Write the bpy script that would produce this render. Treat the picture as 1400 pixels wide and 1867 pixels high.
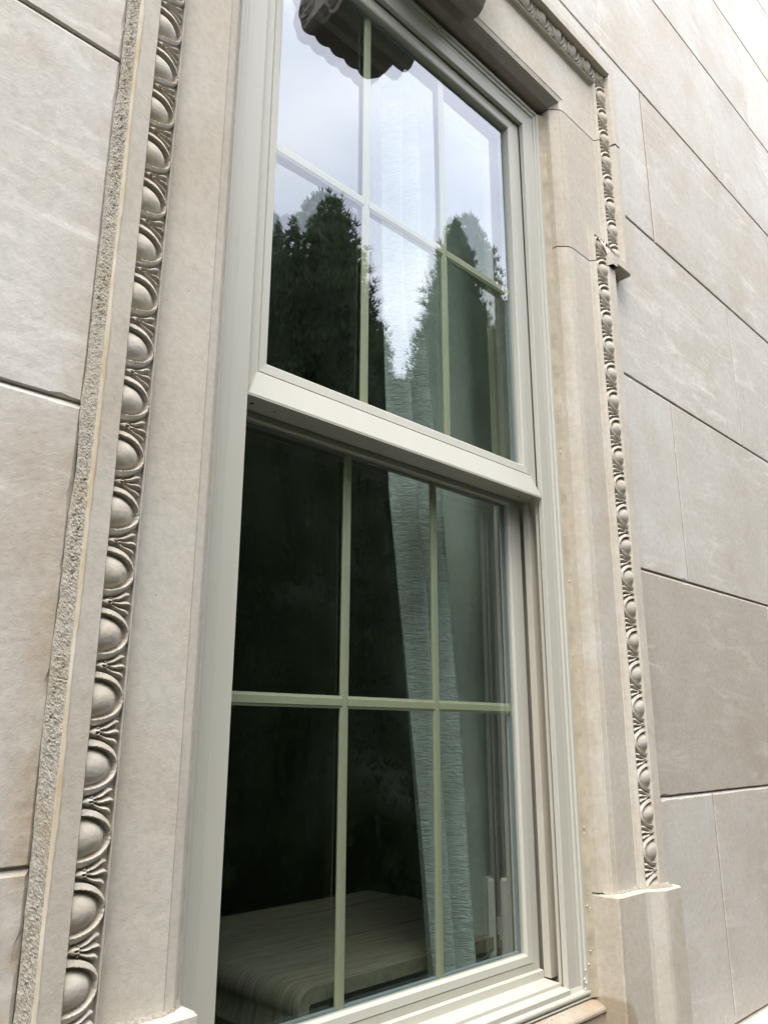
import bpy, math, random
from mathutils import Vector, noise
random.seed(11)
SC = bpy.context.scene
for o in list(bpy.data.objects): bpy.data.objects.remove(o)

# ------------------------------------------------------------ camera
cam_d = bpy.data.cameras.new("camera")
cam = bpy.data.objects.new("camera", cam_d)
SC.collection.objects.link(cam)
cam.location = (-1.1871, -1.0752, -0.5741)
cam.rotation_euler = (1.8435, -0.0025, -0.7855)
cam_d.sensor_fit = 'VERTICAL'
cam_d.sensor_height = 24.0
cam_d.lens = 1447.66 / 1867.0 * 24.0
cam_d.clip_start = 0.02
cam_d.clip_end = 2000
SC.camera = cam

# ------------------------------------------------------------ sky, sun, exposure
SUN_EL, SUN_AZ = math.radians(62), math.radians(-52)      # azimuth measured from -Y (out of the wall) towards -X when negative
sd = Vector((math.sin(SUN_AZ) * math.cos(SUN_EL), -math.cos(SUN_AZ) * math.cos(SUN_EL), math.sin(SUN_EL)))
w = bpy.data.worlds.new("World"); SC.world = w; w.use_nodes = True
nt = w.node_tree; nt.nodes.clear()
out = nt.nodes.new('ShaderNodeOutputWorld'); bg = nt.nodes.new('ShaderNodeBackground')
sky = nt.nodes.new('ShaderNodeTexSky'); sky.sky_type = 'NISHITA'; sky.sun_disc = False
sky.sun_elevation = SUN_EL; sky.sun_rotation = math.atan2(sd.x, sd.y); sky.dust_density = 2.0; sky.air_density = 1.0
tc = nt.nodes.new('ShaderNodeTexCoord'); mp = nt.nodes.new('ShaderNodeMapping'); mp.inputs['Scale'].default_value = (1, 1, 2.0)
nz = nt.nodes.new('ShaderNodeTexNoise'); nz.inputs['Scale'].default_value = 3.2; nz.inputs['Detail'].default_value = 4; nz.inputs['Roughness'].default_value = .5
rp = nt.nodes.new('ShaderNodeValToRGB')
rp.color_ramp.elements[0].position = .3; rp.color_ramp.elements[0].color = (17.0, 18.2, 21.5, 1)
rp.color_ramp.elements[1].position = .72; rp.color_ramp.elements[1].color = (28.5, 28.6, 29.8, 1)
mx = nt.nodes.new('ShaderNodeMixRGB'); mx.inputs[0].default_value = .9
nt.links.new(tc.outputs['Generated'], mp.inputs[0]); nt.links.new(mp.outputs[0], nz.inputs[0])
nt.links.new(nz.outputs[0], rp.inputs[0]); nt.links.new(sky.outputs[0], mx.inputs[1]); nt.links.new(rp.outputs[0], mx.inputs[2])
nt.links.new(mx.outputs[0], bg.inputs[0]); bg.inputs[1].default_value = .10
nt.links.new(bg.outputs[0], out.inputs[0])
sl = bpy.data.lights.new("sun", 'SUN'); sl.energy = 2.6; sl.angle = math.radians(28); sl.color = (1, .965, .9)
so = bpy.data.objects.new("sun", sl); SC.collection.objects.link(so)
so.rotation_euler = sd.to_track_quat('Z', 'Y').to_euler()
SC.view_settings.view_transform = 'Standard'; SC.view_settings.look = 'None'
SC.view_settings.exposure = 0.73; SC.view_settings.gamma = 1
SC.render.engine = 'CYCLES'
SC.cycles.max_bounces = 10; SC.cycles.transparent_max_bounces = 24; SC.cycles.glossy_bounces = 6

# ------------------------------------------------------------ materials
def nmat(name, rough=.7, spec=.3):
    m = bpy.data.materials.new(name); m.use_nodes = True
    b = m.node_tree.nodes['Principled BSDF']
    b.inputs['Roughness'].default_value = rough
    b.inputs['Specular IOR Level'].default_value = spec
    return m, m.node_tree, b
def N(nt, t, **kw):
    n = nt.nodes.new(t)
    for k, v in kw.items():
        if k in n.inputs: n.inputs[k].default_value = v
        else: setattr(n, k, v)
    return n
def ramp(nt, src, stops):
    r = nt.nodes.new('ShaderNodeValToRGB'); e = r.color_ramp.elements
    while len(e) < len(stops): e.new(.5)
    for i, (p, c) in enumerate(stops):
        e[i].position = p; e[i].color = (c[0], c[1], c[2], 1) if isinstance(c, tuple) else (c, c, c, 1)
    nt.links.new(src, r.inputs[0]); return r.outputs[0]
def mix(nt, f, a, b, mode='MIX'):
    m = nt.nodes.new('ShaderNodeMixRGB'); m.blend_type = mode
    for i, v in ((0, f), (1, a), (2, b)):
        if hasattr(v, 'is_linked') or isinstance(v, bpy.types.NodeSocket): nt.links.new(v, m.inputs[i])
        elif i == 0: m.inputs[0].default_value = v
        else: m.inputs[i].default_value = (*v, 1)
    return m.outputs[0]
def coords(nt, scale=(1, 1, 1), rot=(0, 0, 0)):
    t = nt.nodes.new('ShaderNodeTexCoord'); m = nt.nodes.new('ShaderNodeMapping')
    m.inputs['Scale'].default_value = scale; m.inputs['Rotation'].default_value = rot
    nt.links.new(t.outputs['Object'], m.inputs[0]); return m.outputs[0]
def noise_n(nt, vec, sc, det=4, ro=.55, dist=0):
    n = N(nt, 'ShaderNodeTexNoise', Scale=sc, Detail=det, Roughness=ro, Distortion=dist)
    nt.links.new(vec, n.inputs['Vector']); return n.outputs[0]
def bump(nt, b, h, strength, dist):
    bp = N(nt, 'ShaderNodeBump', Strength=strength, Distance=dist)
    nt.links.new(h, bp.inputs['Height']); nt.links.new(bp.outputs[0], b.inputs['Normal'])

def stone(name, base, warm, cool, streak=.35, pore=.5, bstr=.35, blotch=0.0):
    m, nt, b = nmat(name, .85, .2)
    co = coords(nt)
    oi = nt.nodes.new('ShaderNodeObjectInfo')
    av = N(nt, 'ShaderNodeVectorMath', operation='ADD'); sc = N(nt, 'ShaderNodeVectorMath', operation='SCALE')
    cm = nt.nodes.new('ShaderNodeCombineXYZ')
    for i in range(3): nt.links.new(oi.outputs['Random'], cm.inputs[i])
    nt.links.new(cm.outputs[0], sc.inputs[0]); sc.inputs['Scale'].default_value = 13.0
    nt.links.new(co, av.inputs[0]); nt.links.new(sc.outputs[0], av.inputs[1]); v = av.outputs[0]
    n1 = noise_n(nt, v, 3.2, 6, .6, .6)
    c = mix(nt, ramp(nt, n1, [(.35, 0.), (.62, 1.)]), warm, base)
    n2 = noise_n(nt, v, 6.5, 5, .6, .2)
    c = mix(nt, ramp(nt, n2, [(.48, 0.), (.68, .75)]), c, cool)
    # browner blocks (object colour) and tan staining that creeps from the mortar at the left of the window
    c = mix(nt, oi.outputs['Color'], c, mix(nt, n1, (.36, .295, .225), (.45, .39, .31)))
    if 'ashlar' in name:
        sx_ = nt.nodes.new('ShaderNodeSeparateXYZ'); nt.links.new(co, sx_.inputs[0])
        r1 = N(nt, 'ShaderNodeMapRange'); r1.inputs['From Min'].default_value = -.90; r1.inputs['From Max'].default_value = -.765
        nt.links.new(sx_.outputs['X'], r1.inputs['Value'])
        r2 = N(nt, 'ShaderNodeMapRange'); r2.inputs['From Min'].default_value = -.74; r2.inputs['From Max'].default_value = -.75; nt.links.new(sx_.outputs['X'], r2.inputs['Value'])
        r3 = N(nt, 'ShaderNodeMapRange'); r3.inputs['From Min'].default_value = 2.5; r3.inputs['From Max'].default_value = 1.7; nt.links.new(sx_.outputs['Z'], r3.inputs['Value'])
        pw_ = N(nt, 'ShaderNodeMath', operation='POWER'); pw_.inputs[1].default_value = 2.2; nt.links.new(r1.outputs[0], pw_.inputs[0])
        m1 = N(nt, 'ShaderNodeMath', operation='MULTIPLY'); nt.links.new(pw_.outputs[0], m1.inputs[0]); nt.links.new(r2.outputs[0], m1.inputs[1])
        m2 = N(nt, 'ShaderNodeMath', operation='MULTIPLY'); nt.links.new(m1.outputs[0], m2.inputs[0]); nt.links.new(r3.outputs[0], m2.inputs[1])
        m3 = N(nt, 'ShaderNodeMath', operation='MULTIPLY'); nt.links.new(m2.outputs[0], m3.inputs[0]); nt.links.new(ramp(nt, noise_n(nt, co, 9, 6, .7, .5), [(.38, .15), (.62, 1.)]), m3.inputs[1])
        c = mix(nt, m3.outputs[0], c, (.37, .28, .18))
    if 'trim' in name:     # damp stain at the foot of the right reveal and grime beside the sealant
        sx_ = nt.nodes.new('ShaderNodeSeparateXYZ'); nt.links.new(co, sx_.inputs[0])
        def stn(x0, x1, z0=None, z1=None, lo=.3, hi=.6):
            a_ = N(nt, 'ShaderNodeMapRange'); a_.inputs['From Min'].default_value = x1; a_.inputs['From Max'].default_value = x0
            ab = N(nt, 'ShaderNodeMath', operation='ABSOLUTE'); nt.links.new(sx_.outputs['X'], ab.inputs[0]); nt.links.new(ab.outputs[0], a_.inputs['Value'])
            f_ = a_.outputs[0]
            if z0 is not None:
                b_ = N(nt, 'ShaderNodeMapRange'); b_.inputs['From Min'].default_value = z1; b_.inputs['From Max'].default_value = z0; nt.links.new(sx_.outputs['Z'], b_.inputs['Value'])
                m_ = N(nt, 'ShaderNodeMath', operation='MULTIPLY'); nt.links.new(f_, m_.inputs[0]); nt.links.new(b_.outputs[0], m_.inputs[1]); f_ = m_.outputs[0]
            m_ = N(nt, 'ShaderNodeMath', operation='MULTIPLY'); nt.links.new(f_, m_.inputs[0]); nt.links.new(ramp(nt, noise_n(nt, co, 22, 6, .7, .3), [(lo, 0.), (hi, 1.)]), m_.inputs[1])
            return m_.outputs[0]
        c = mix(nt, ramp(nt, stn(.534, .560, 2.2, 2.5), [(.15, 0.), (.6, .42)]), c, (.37, .30, .21))
        c = mix(nt, ramp(nt, stn(.534, .59, .11, .19, .2, .45), [(.12, 0.), (.22, .75)]), c, (.34, .26, .17))
    # wiped mortar film: long diagonal smears
    mp = N(nt, 'ShaderNodeMapping'); mp.inputs['Rotation'].default_value = (0, .5, 0); mp.inputs['Scale'].default_value = (1.5, 1, 7)
    nt.links.new(v, mp.inputs[0])
    n3 = noise_n(nt, mp.outputs[0], 2.6, 8, .7, 1.1)
    fm = noise_n(nt, v, 1.7, 2)
    fmm = N(nt, 'ShaderNodeMath', operation='MULTIPLY')
    nt.links.new(ramp(nt, n3, [(.5, 0.), (.74, 1.)]), fmm.inputs[0]); nt.links.new(ramp(nt, fm, [(.38, 0.), (.6, streak)]), fmm.inputs[1])
    c = mix(nt, fmm.outputs[0], c, tuple(min(.8, x * 1.3 + .05) for x in base))
    # per block tone
    tone = ramp(nt, oi.outputs['Random'], [(0., .93), (1., 1.03)])
    c = mix(nt, 1.0, c, tone, 'MULTIPLY')
    # fine mottling
    n4 = noise_n(nt, v, 75, 3, .6)
    c = mix(nt, 1.0, c, ramp(nt, n4, [(.3, .9), (.6, 1.02)]), 'MULTIPLY')
    # pores
    vo = N(nt, 'ShaderNodeTexVoronoi', Scale=55.0, Randomness=1.0); nt.links.new(v, vo.inputs['Vector'])
    pr = ramp(nt, vo.outputs['Distance'], [(.03, 1.), (.075, 0.)])
    gate = ramp(nt, noise_n(nt, v, 26, 2), [(.6, 0.), (.66, pore)])
    pm = N(nt, 'ShaderNodeMath', operation='MULTIPLY'); nt.links.new(pr, pm.inputs[0]); nt.links.new(gate, pm.inputs[1])
    c = mix(nt, pm.outputs[0], c, (.12, .10, .08))
    nt.links.new(c, b.inputs['Base Color'])
    h = N(nt, 'ShaderNodeMath', operation='SUBTRACT')
    nt.links.new(noise_n(nt, v, 160, 4, .7), h.inputs[0]); nt.links.new(pm.outputs[0], h.inputs[1])
    h2 = N(nt, 'ShaderNodeMath', operation='ADD'); nt.links.new(h.outputs[0], h2.inputs[0]); nt.links.new(noise_n(nt, v, 14, 4), h2.inputs[1])
    bump(nt, b, h2.outputs[0], bstr, .002)
    return m
M = {}
M['wall'] = stone('limestone_ashlar', (.575, .54, .485), (.505, .455, .39), (.585, .56, .52), .75, .3)
M['trim'] = stone('limestone_trim', (.54, .49, .41), (.485, .425, .34), (.54, .505, .445), .25, .9)
M['carv'] = stone('limestone_carving', (.54, .49, .41), (.49, .43, .345), (.53, .50, .44), .1, .7, .25)
M['soffit'] = stone('dark_head_soffit', (.37, .33, .285), (.29, .245, .205), (.40, .37, .33), .05, .5)  # darker stone tone for the underside of the window head
M['dirtystone'] = stone('weathered_sill_stone', (.40, .345, .27), (.36, .26, .165), (.46, .42, .36), .2, .9)

def rough_mortar():
    m, nt, b = nmat('rough_mortar', .95, .1); co = coords(nt)
    n = noise_n(nt, co, 170, 5, .75); n2 = noise_n(nt, co, 12, 4)
    c = mix(nt, ramp(nt, n, [(.35, 0.), (.6, 1.)]), (.27, .245, .20), (.45, .415, .35))
    c = mix(nt, ramp(nt, n2, [(.5, 0.), (.7, .6)]), c, (.34, .27, .18))
    nt.links.new(c, b.inputs['Base Color']); bump(nt, b, n, .9, .006); return m
M['mortar'] = rough_mortar()
def simple(name, col, rough=.6, spec=.3, var=.12, nscale=20, bstr=0, stretch=(1, 1, 1)):
    m, nt, b = nmat(name, rough, spec); co = coords(nt, stretch)
    n = noise_n(nt, co, nscale, 5, .6)
    c = mix(nt, n, tuple(x * (1 - var) for x in col), tuple(min(1, x * (1 + var)) for x in col))
    nt.links.new(c, b.inputs['Base Color'])
    if bstr: bump(nt, b, n, bstr, .002)
    return m
M['jointfill'] = simple('joint_mortar', (.30, .265, .22), .9, .1, .3, 60, .5)
M['smear'] = simple('smeared_joint', (.31, .245, .19), .9, .1, .3, 50, .5)
M['vinyl'] = simple('vinyl_frame', (.475, .458, .39), .42, .4, .06, 3, .05, (6, 6, .6))
M['vinyl_dirty'] = simple('vinyl_track', (.44, .405, .33), .55, .3, .14, 30, .1, (3, 3, .5))
M['caulk'] = simple('old_caulk', (.40, .345, .25), .75, .3, .45, 28, .8)
M['blob'] = simple('caulk_lumps', (.66, .63, .55), .35, .5, .05, 20)
M['grille'] = simple('sage_grille', (.335, .345, .235), .45, .4, .03, 10)
M['dark'] = simple('dark_hole', (.02, .018, .015), .9, .1, .1, 10)
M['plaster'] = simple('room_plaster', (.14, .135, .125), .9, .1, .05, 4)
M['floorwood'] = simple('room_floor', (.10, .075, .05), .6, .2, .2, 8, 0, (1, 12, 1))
M['casing'] = simple('interior_casing', (.40, .38, .29), .5, .3, .06, 8)
M['chair'] = simple('pale_chair_paint', (.55, .56, .52), .5, .3, .06, 14)
M['grass'] = simple('lawn', (.030, .046, .018), .9, .1, .4, 9, .6)
M['pave'] = simple('paving', (.05, .048, .044), .9, .1, .2, 14, .4)
M['bark'] = simple('bark', (.10, .07, .05), .95, .1, .4, 18, .9, (3, 3, .6))
M['spacer'] = simple('glass_spacer', (.20, .24, .25), .35, .5, .05, 8)
def stain():
    m, nt, b = nmat('stained_sealant', .85, .2); co = coords(nt, (1, 1, .35))
    n = noise_n(nt, co, 40, 5, .65)
    c = mix(nt, ramp(nt, n, [(.35, 0.), (.65, 1.)]), (.42, .335, .225), (.53, .48, .39))
    nt.links.new(c, b.inputs['Base Color']); bump(nt, b, n, .5, .002); return m
M['stain'] = stain()
def wood():
    m, nt, b = nmat('grey_plank_wood', .55, .3); co = coords(nt, (1.3, 30, 1.6))
    n = noise_n(nt, co, 6, 9, .75, .15)
    c = mix(nt, ramp(nt, n, [(.38, 0.), (.60, 1.)]), (.14, .125, .098), (.29, .27, .215))
    t = nt.nodes.new('ShaderNodeTexCoord'); sp = nt.nodes.new('ShaderNodeSeparateXYZ'); nt.links.new(t.outputs['Object'], sp.inputs[0])
    nt.links.new(c, b.inputs['Base Color']); bump(nt, b, n, .2, .002); return m
M['wood'] = wood()
def curtain_mat(name, col, crinkle):
    m, nt, b = nmat(name, .8, .2)
    co = coords(nt, (1, 1, 1))
    mp = N(nt, 'ShaderNodeMapping'); mp.inputs['Scale'].default_value = (22, 22, 190) if crinkle else (40, 40, 40)
    nt.links.new(co, mp.inputs[0])
    n = noise_n(nt, mp.outputs[0], 1.1, 3, .5, 1.4)
    c = mix(nt, ramp(nt, n, [(.35, 0.), (.65, 1.)]), tuple(x * (.72 if crinkle else .93) for x in col), col)
    nt.links.new(c, b.inputs['Base Color'])
    b.inputs['Transmission Weight'].default_value = 0
    bump(nt, b, n, 1.0 if crinkle else .15, .0035 if crinkle else .001); return m
M['crinkle'] = curtain_mat('crinkled_sheer', (.50, .545, .535), True)
M['lining'] = curtain_mat('plain_linen', (.50, .54, .50), False)
def leaf_mat(name, a, bcol):
    m, nt, b = nmat(name, .65, .25)
    co = coords(nt); n = noise_n(nt, co, 3.0, 3); n2 = noise_n(nt, co, 30, 2)
    c = mix(nt, ramp(nt, n, [(.35, 0.), (.65, 1.)]), a, bcol)
    c = mix(nt, ramp(nt, n2, [(.4, 0.), (.7, .6)]), c, tuple(x * 1.5 for x in bcol))
    nt.links.new(c, b.inputs['Base Color']); return m
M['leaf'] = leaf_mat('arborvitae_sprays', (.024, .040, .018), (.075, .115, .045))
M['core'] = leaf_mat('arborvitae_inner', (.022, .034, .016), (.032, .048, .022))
def glass(name, r0, tint):
    m = bpy.data.materials.new(name); m.use_nodes = True; nt = m.node_tree; nt.nodes.clear()
    o = nt.nodes.new('ShaderNodeOutputMaterial')
    g = N(nt, 'ShaderNodeBsdfGlossy', Roughness=0.0); g.inputs['Color'].default_value = (.93, .95, 1, 1)
    t = nt.nodes.new('ShaderNodeBsdfTransparent'); t.inputs['Color'].default_value = (*tint, 1)
    lw = N(nt, 'ShaderNodeLayerWeight', Blend=.5)
    pw = N(nt, 'ShaderNodeMath', operation='POWER'); pw.inputs[1].default_value = 4.0
    nt.links.new(lw.outputs['Facing'], pw.inputs[0])
    mr = N(nt, 'ShaderNodeMapRange'); mr.inputs['To Min'].default_value = r0; mr.inputs['To Max'].default_value = .97
    nt.links.new(pw.outputs[0], mr.inputs['Value'])
    s = nt.nodes.new('ShaderNodeMixShader'); nt.links.new(mr.outputs[0], s.inputs[0])
    nt.links.new(t.outputs[0], s.inputs[1]); nt.links.new(g.outputs[0], s.inputs[2]); nt.links.new(s.outputs[0], o.inputs[0])
    return m
M['glass_out'] = glass('outer_pane_glass', .125, (.92, .955, .92))
M['glass_in'] = glass('inner_pane_glass', .10, (.90, .935, .90))

# ------------------------------------------------------------ mesh helpers
def link(o, parent=None):
    SC.collection.objects.link(o)
    if parent: o.parent = parent
    return o
def mesh(name, v, f, mat, parent=None, smooth=False, auto=None, uvs=None):
    me = bpy.data.meshes.new(name); me.from_pydata(v, [], f); me.validate(); me.update()
    me.materials.append(M[mat] if isinstance(mat, str) else mat)
    if smooth:
        for p in me.polygons: p.use_smooth = True
        if auto: me.set_sharp_from_angle(angle=math.radians(auto))
    o = bpy.data.objects.new(name, me); o.color = (0, 0, 0, 1); return link(o, parent)
def empty(name, loc, label, cat, group=None, kind=None):
    o = bpy.data.objects.new(name, None); o.empty_display_size = .1; o.location = loc; link(o)
    o['label'] = label; o['category'] = cat
    if group: o['group'] = group
    if kind: o['kind'] = kind
    return o
def tag(o, label, cat, group=None):
    o['label'] = label; o['category'] = cat
    if group: o['group'] = group
class MB:
    def __init__(s): s.v = []; s.f = []
    def add(s, v, f):
        n = len(s.v); s.v += [tuple(p) for p in v]; s.f += [tuple(i + n for i in q) for q in f]
    def box(s, a, b):
        (x0, y0, z0), (x1, y1, z1) = a, b
        s.add([(x0, y0, z0), (x1, y0, z0), (x1, y1, z0), (x0, y1, z0), (x0, y0, z1), (x1, y0, z1), (x1, y1, z1), (x0, y1, z1)],
              [(0, 3, 2, 1), (4, 5, 6, 7), (0, 1, 5, 4), (1, 2, 6, 5), (2, 3, 7, 6), (3, 0, 4, 7)])
    def bbox(s, a, b, c=.003):      # bevelled box: chamfer on every vertical/horizontal edge of the front (-y) face
        (x0, y0, z0), (x1, y1, z1) = a, b
        v = [(x0, y0 + c, z0), (x1, y0 + c, z0), (x1, y1, z0), (x0, y1, z0), (x0, y0 + c, z1), (x1, y0 + c, z1), (x1, y1, z1), (x0, y1, z1),
             (x0 + c, y0, z0 + c), (x1 - c, y0, z0 + c), (x1 - c, y0, z1 - c), (x0 + c, y0, z1 - c)]
        s.add(v, [(0, 3, 2, 1), (4, 5, 6, 7), (1, 2, 6, 5), (2, 3, 7, 6), (3, 0, 4, 7), (8, 9, 10, 11), (0, 1, 9, 8), (1, 5, 10, 9), (5, 4, 11, 10), (4, 0, 8, 11)])
    def prism(s, prof, x0, x1, axis='x', cap=True):   # profile list of 2-D points; axis x: (y,z); axis z: (x,y)
        n = len(prof)
        if axis == 'x': v = [(x0, p[0], p[1]) for p in prof] + [(x1, p[0], p[1]) for p in prof]
        elif axis == 'z': v = [(p[0], p[1], x0) for p in prof] + [(p[0], p[1], x1) for p in prof]
        else: v = [(p[0], x0, p[1]) for p in prof] + [(p[0], x1, p[1]) for p in prof]
        f = [(i, (i + 1) % n, (i + 1) % n + n, i + n) for i in range(n)]
        if cap: f += [tuple(range(n))[::-1], tuple(range(n, 2 * n))]
        s.add(v, f)
    def out(s, name, mat, parent=None, smooth=False, auto=None):
        return mesh(name, s.v, s.f, mat, parent, smooth, auto)
def offset_path(path, off, side=1):
    """2-D mitred offset (x,z); side=1 offsets to the right of travel"""
    res = []
    n = len(path)
    for i in range(n):
        def nrm(a, b):
            dx, dz = b[0] - a[0], b[1] - a[1]; L = math.hypot(dx, dz); return (dz / L * side, -dx / L * side)
        ns = []
        if i > 0: ns.append(nrm(path[i - 1], path[i]))
        if i < n - 1: ns.append(nrm(path[i], path[i + 1]))
        if len(ns) == 1: nx, nz = ns[0]; k = 1
        else:
            nx, nz = ns[0][0] + ns[1][0], ns[0][1] + ns[1][1]; L = math.hypot(nx, nz); nx /= L; nz /= L
            k = 1 / (nx * ns[0][0] + nz * ns[0][1])
        res.append((path[i][0] + nx * off * k, path[i][1] + nz * off * k))
    return res
def sweep(mb, prof, path, side=1, caps=True, mirror=False):
    rings = [offset_path(path, p[0], side) for p in prof]
    m, n = len(prof), len(path); sx = -1 if mirror else 1
    v = [(sx * rings[j][i][0], prof[j][1], rings[j][i][1]) for i in range(n) for j in range(m)]
    f = []
    for i in range(n - 1):
        for j in range(m - 1):
            a = i * m + j; f.append((a, a + 1, a + m + 1, a + m))
    if caps:
        f.append(tuple(range(m))); f.append(tuple(range((n - 1) * m, n * m))[::-1])
    if mirror: f = [q[::-1] for q in f]
    mb.add(v, f)

# ------------------------------------------------------------ setting
g = mesh('ground', [(-300, -300, -2.2), (300, -300, -2.2), (300, .4, -2.2), (-300, .4, -2.2)], [(0, 1, 2, 3)], 'grass'); g['kind'] = 'structure'
p = mesh('path', [(-30, -1.9, -2.19), (30, -1.9, -2.19), (30, -.4, -2.19), (-30, -.4, -2.19)], [(0, 1, 2, 3)], 'pave'); p['kind'] = 'structure'

# ------------------------------------------------------------ ashlar wall
YW = -.062
wall = empty('stone_wall', (0, 0, -2.2), 'pale limestone ashlar wall of large blocks with recessed joints around the window', 'wall')
wall_off = Vector((0, 0, 2.2))
def W(mb, name, mat, smooth=False, auto=None, parent=wall, off=wall_off):
    mb.v = [(x - parent.location.x, y - parent.location.y, z - parent.location.z) for x, y, z in mb.v]
    return mb.out(name, mat, parent, smooth, auto)
def dense_outline(poly, step=.016):
    o = []
    for (a, b), (c, d) in zip(poly, poly[1:] + poly[:1]):
        n = max(1, int(math.hypot(c - a, d - b) / step))
        for i in range(n): o.append((a + (c - a) * i / n, b + (d - b) * i / n))
    return o
def block(poly, yf=YW, depth=.10, c=.0052, name='ashlar_block', mat='wall', wob=.0):
    """rectilinear stone face outline (clockwise seen from outside), chamfered arris"""
    near = min(x for x, z in poly) < 2.4 and max(x for x, z in poly) > -1.9
    poly = dense_outline(poly) if near else poly
    n = len(poly); closed = [poly[-1]] + poly + [poly[0]]
    ins = offset_path(closed, c, 1)[1:-1]
    r_ = []
    for (ix, iz), (x, z) in zip(ins, poly):
        wv = .0007 * noise.noise((x * 23, z * 23, 1)) + .0012 * noise.noise((x * 6, z * 6, 8))
        ch = max(0, noise.noise((x * 31, z * 31, 5)) - .38) * .022
        sx_ = (ix > x + 1e-6) - (ix < x - 1e-6)
        if iz < z - 1e-6: nz_ = z - .0066 + wv - ch
        elif iz > z + 1e-6: nz_ = z + .0018 + abs(wv) + ch
        else: nz_ = z
        r_.append((ix + sx_ * (wv + ch), nz_))
    ins = r_
    mb = MB()
    v = [(x, yf + c * (.85 if iz < z else .5), z) for (x, z), (ix, iz) in zip(poly, ins)] + [(x, yf, z) for x, z in ins] + [(x, yf + depth, z) for x, z in poly]
    f = [tuple(range(n, 2 * n))]
    for i in range(n):
        j = (i + 1) % n
        f.append((i, j, j + n, i + n)); f.append((i, i + 2 * n, j + 2 * n, j))
    mb.add(v, f); o = W(mb, name, mat)
    k = BR.pop(0) if BR else random.choice((0, 0, .08, .15, .22)); o.color = (k, k, k, 1); return o
BR = []
GZ = .0019
zc = [-2.2, -1.30, -.727, -.1355, .449, 1.036, 1.664, 2.243, 2.809, 3.40, 3.99, 4.58]
def rect(x0, x1, z0, z1, gx=.0016, gz=GZ): # clockwise from outside (looking +y): travel so interior is on the right
    x0 += gx; x1 -= gx; z0 += gz; z1 -= gz
    return [(x0, z0), (x0, z1), (x1, z1), (x1, z0)]
vr = {0: [.70, 1.5, 2.4, 3.6, 4.8, 6.0, 7.2], 1: [.70, 1.127, 1.95, 3.1, 4.3, 5.5, 7.2], 2: [.70, 1.717, 2.75, 3.9, 5.1, 6.2, 7.2], 3: [.70, 1.113, 2.30, 3.5, 4.7, 5.9, 7.2],
      4: [.70, 1.6985, 2.9, 4.1, 5.3, 6.3, 7.2], 5: [None, 1.117, 2.327, 3.5, 4.7, 5.9, 7.2], 6: [-1.3, -.1, .85, 1.798, 3.0, 4.2, 5.4, 7.2],
      7: [-1.9, -.5, .6, 1.25, 2.30, 3.5, 4.7, 5.9, 7.2], 8: [-1.3, -.1, 1.0, 1.8, 2.95, 4.2, 5.4, 7.2], 9: [-1.9, -.5, .6, 1.5, 2.6, 3.8, 5.0, 6.2, 7.2], 10: [-1.3, -.1, 1.0, 2.0, 3.1, 4.3, 5.5, 7.2]}
for r in range(11):
    z0, z1 = zc[r], zc[r + 1]; xs = vr[r]
    for a, b in zip(xs, xs[1:]):
        if a is None:      # lintel stone that wraps over the window head and down beside the ear
            block([(-.70, 1.49), (-.70, z1 - GZ), (b - .003, z1 - GZ), (b - .003, z0 + GZ), (.70, z0 + GZ), (.70, 1.49)])
            continue
        if r == 2 and a == .70: BR.append(.60)
        elif r == 1 and a == 1.127: BR.append(.30)
        elif r == 5 and a == 1.117: BR.append(.22)
        wide = .006 if (r == 5 and a == 1.117) or (r==4 and False) else .0003
        block(rect(a, b, z0, z1, wide if a > .8 else .0016, GZ))
    if r < 6:
        le = {0: [-3.6, -2.6, -1.6, -.70], 1: [-4.2, -3.1, -1.95, -.7612], 2: [-3.6, -2.6, -1.62, -.7612], 3: [-4.2, -3.1, -2.0, -.7612], 4: [-3.6, -2.6, -1.66, -.7612], 5: [-4.2, -3.0, -1.8, -.7612]}[r]
        for a, b in zip(le, le[1:]): block(rect(a, b, z0, z1))
    else:
        le = [-4.2, -3.0, xs[0]]
        for a, b in zip(le, le[1:]): block(rect(a, b, z0, z1))
mb = MB()  # mortar that fills the joints, set 7 mm back from the faces
for (x0, z0, x1, z1) in ((-4.2, -2.2, -.71, 4.58), (.71, -2.2, 7.2, 4.58), (-.71, 1.47, .71, 4.58), (-.71, -2.2, .71, -1.25)):
    mb.add([(x0, YW + .0055, z0), (x1, YW + .0055, z0), (x1, YW + .0055, z1), (x0, YW + .0055, z1)], [(0, 1, 2, 3)])
mb.box((-4.2, .0, -2.2), (-.57, .148, 4.58)); mb.box((.57, .0, -2.2), (7.2, .148, 4.58)); mb.box((-.57, .0, 1.24), (.57, .148, 4.58)); mb.box((-.57, .0, -2.2), (.57, .148, -1.20))
W(mb, 'joint_mortar', 'jointfill')
mb = MB()  # pale smeared vertical joint beside the ear
def ribbon(mb, x, z0, z1, w, y, n=40):
    pts = []
    for i in range(n + 1):
        z = z0 + (z1 - z0) * i / n
        a = w * 1.3 * (.75 + .5 * noise.noise((x * 9, z * 14, 1)) + .3 * noise.noise((x * 9, z * 60, 7)))
        d = .0012 * noise.noise((x, z * 30, 4))
        pts += [(x - a, y + .001, z), (x, y - .0009 + d, z), (x + a, y + .001, z)]
    f = []
    for i in range(n):
        for j in range(2): k = i * 3 + j; f.append((k, k + 1, k + 4, k + 3))
    mb.add(pts, f)
ribbon(mb, 1.117, 1.045, 1.655, .0085, YW + .0022); ribbon(mb, 1.798, 1.68, 1.95, .006, YW + .0022)
ribbon(mb, 1.113, -.13, .44, .005, YW + .0022); ribbon(mb, 1.127, -1.28, -.735, .005, YW + .0022)
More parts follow.
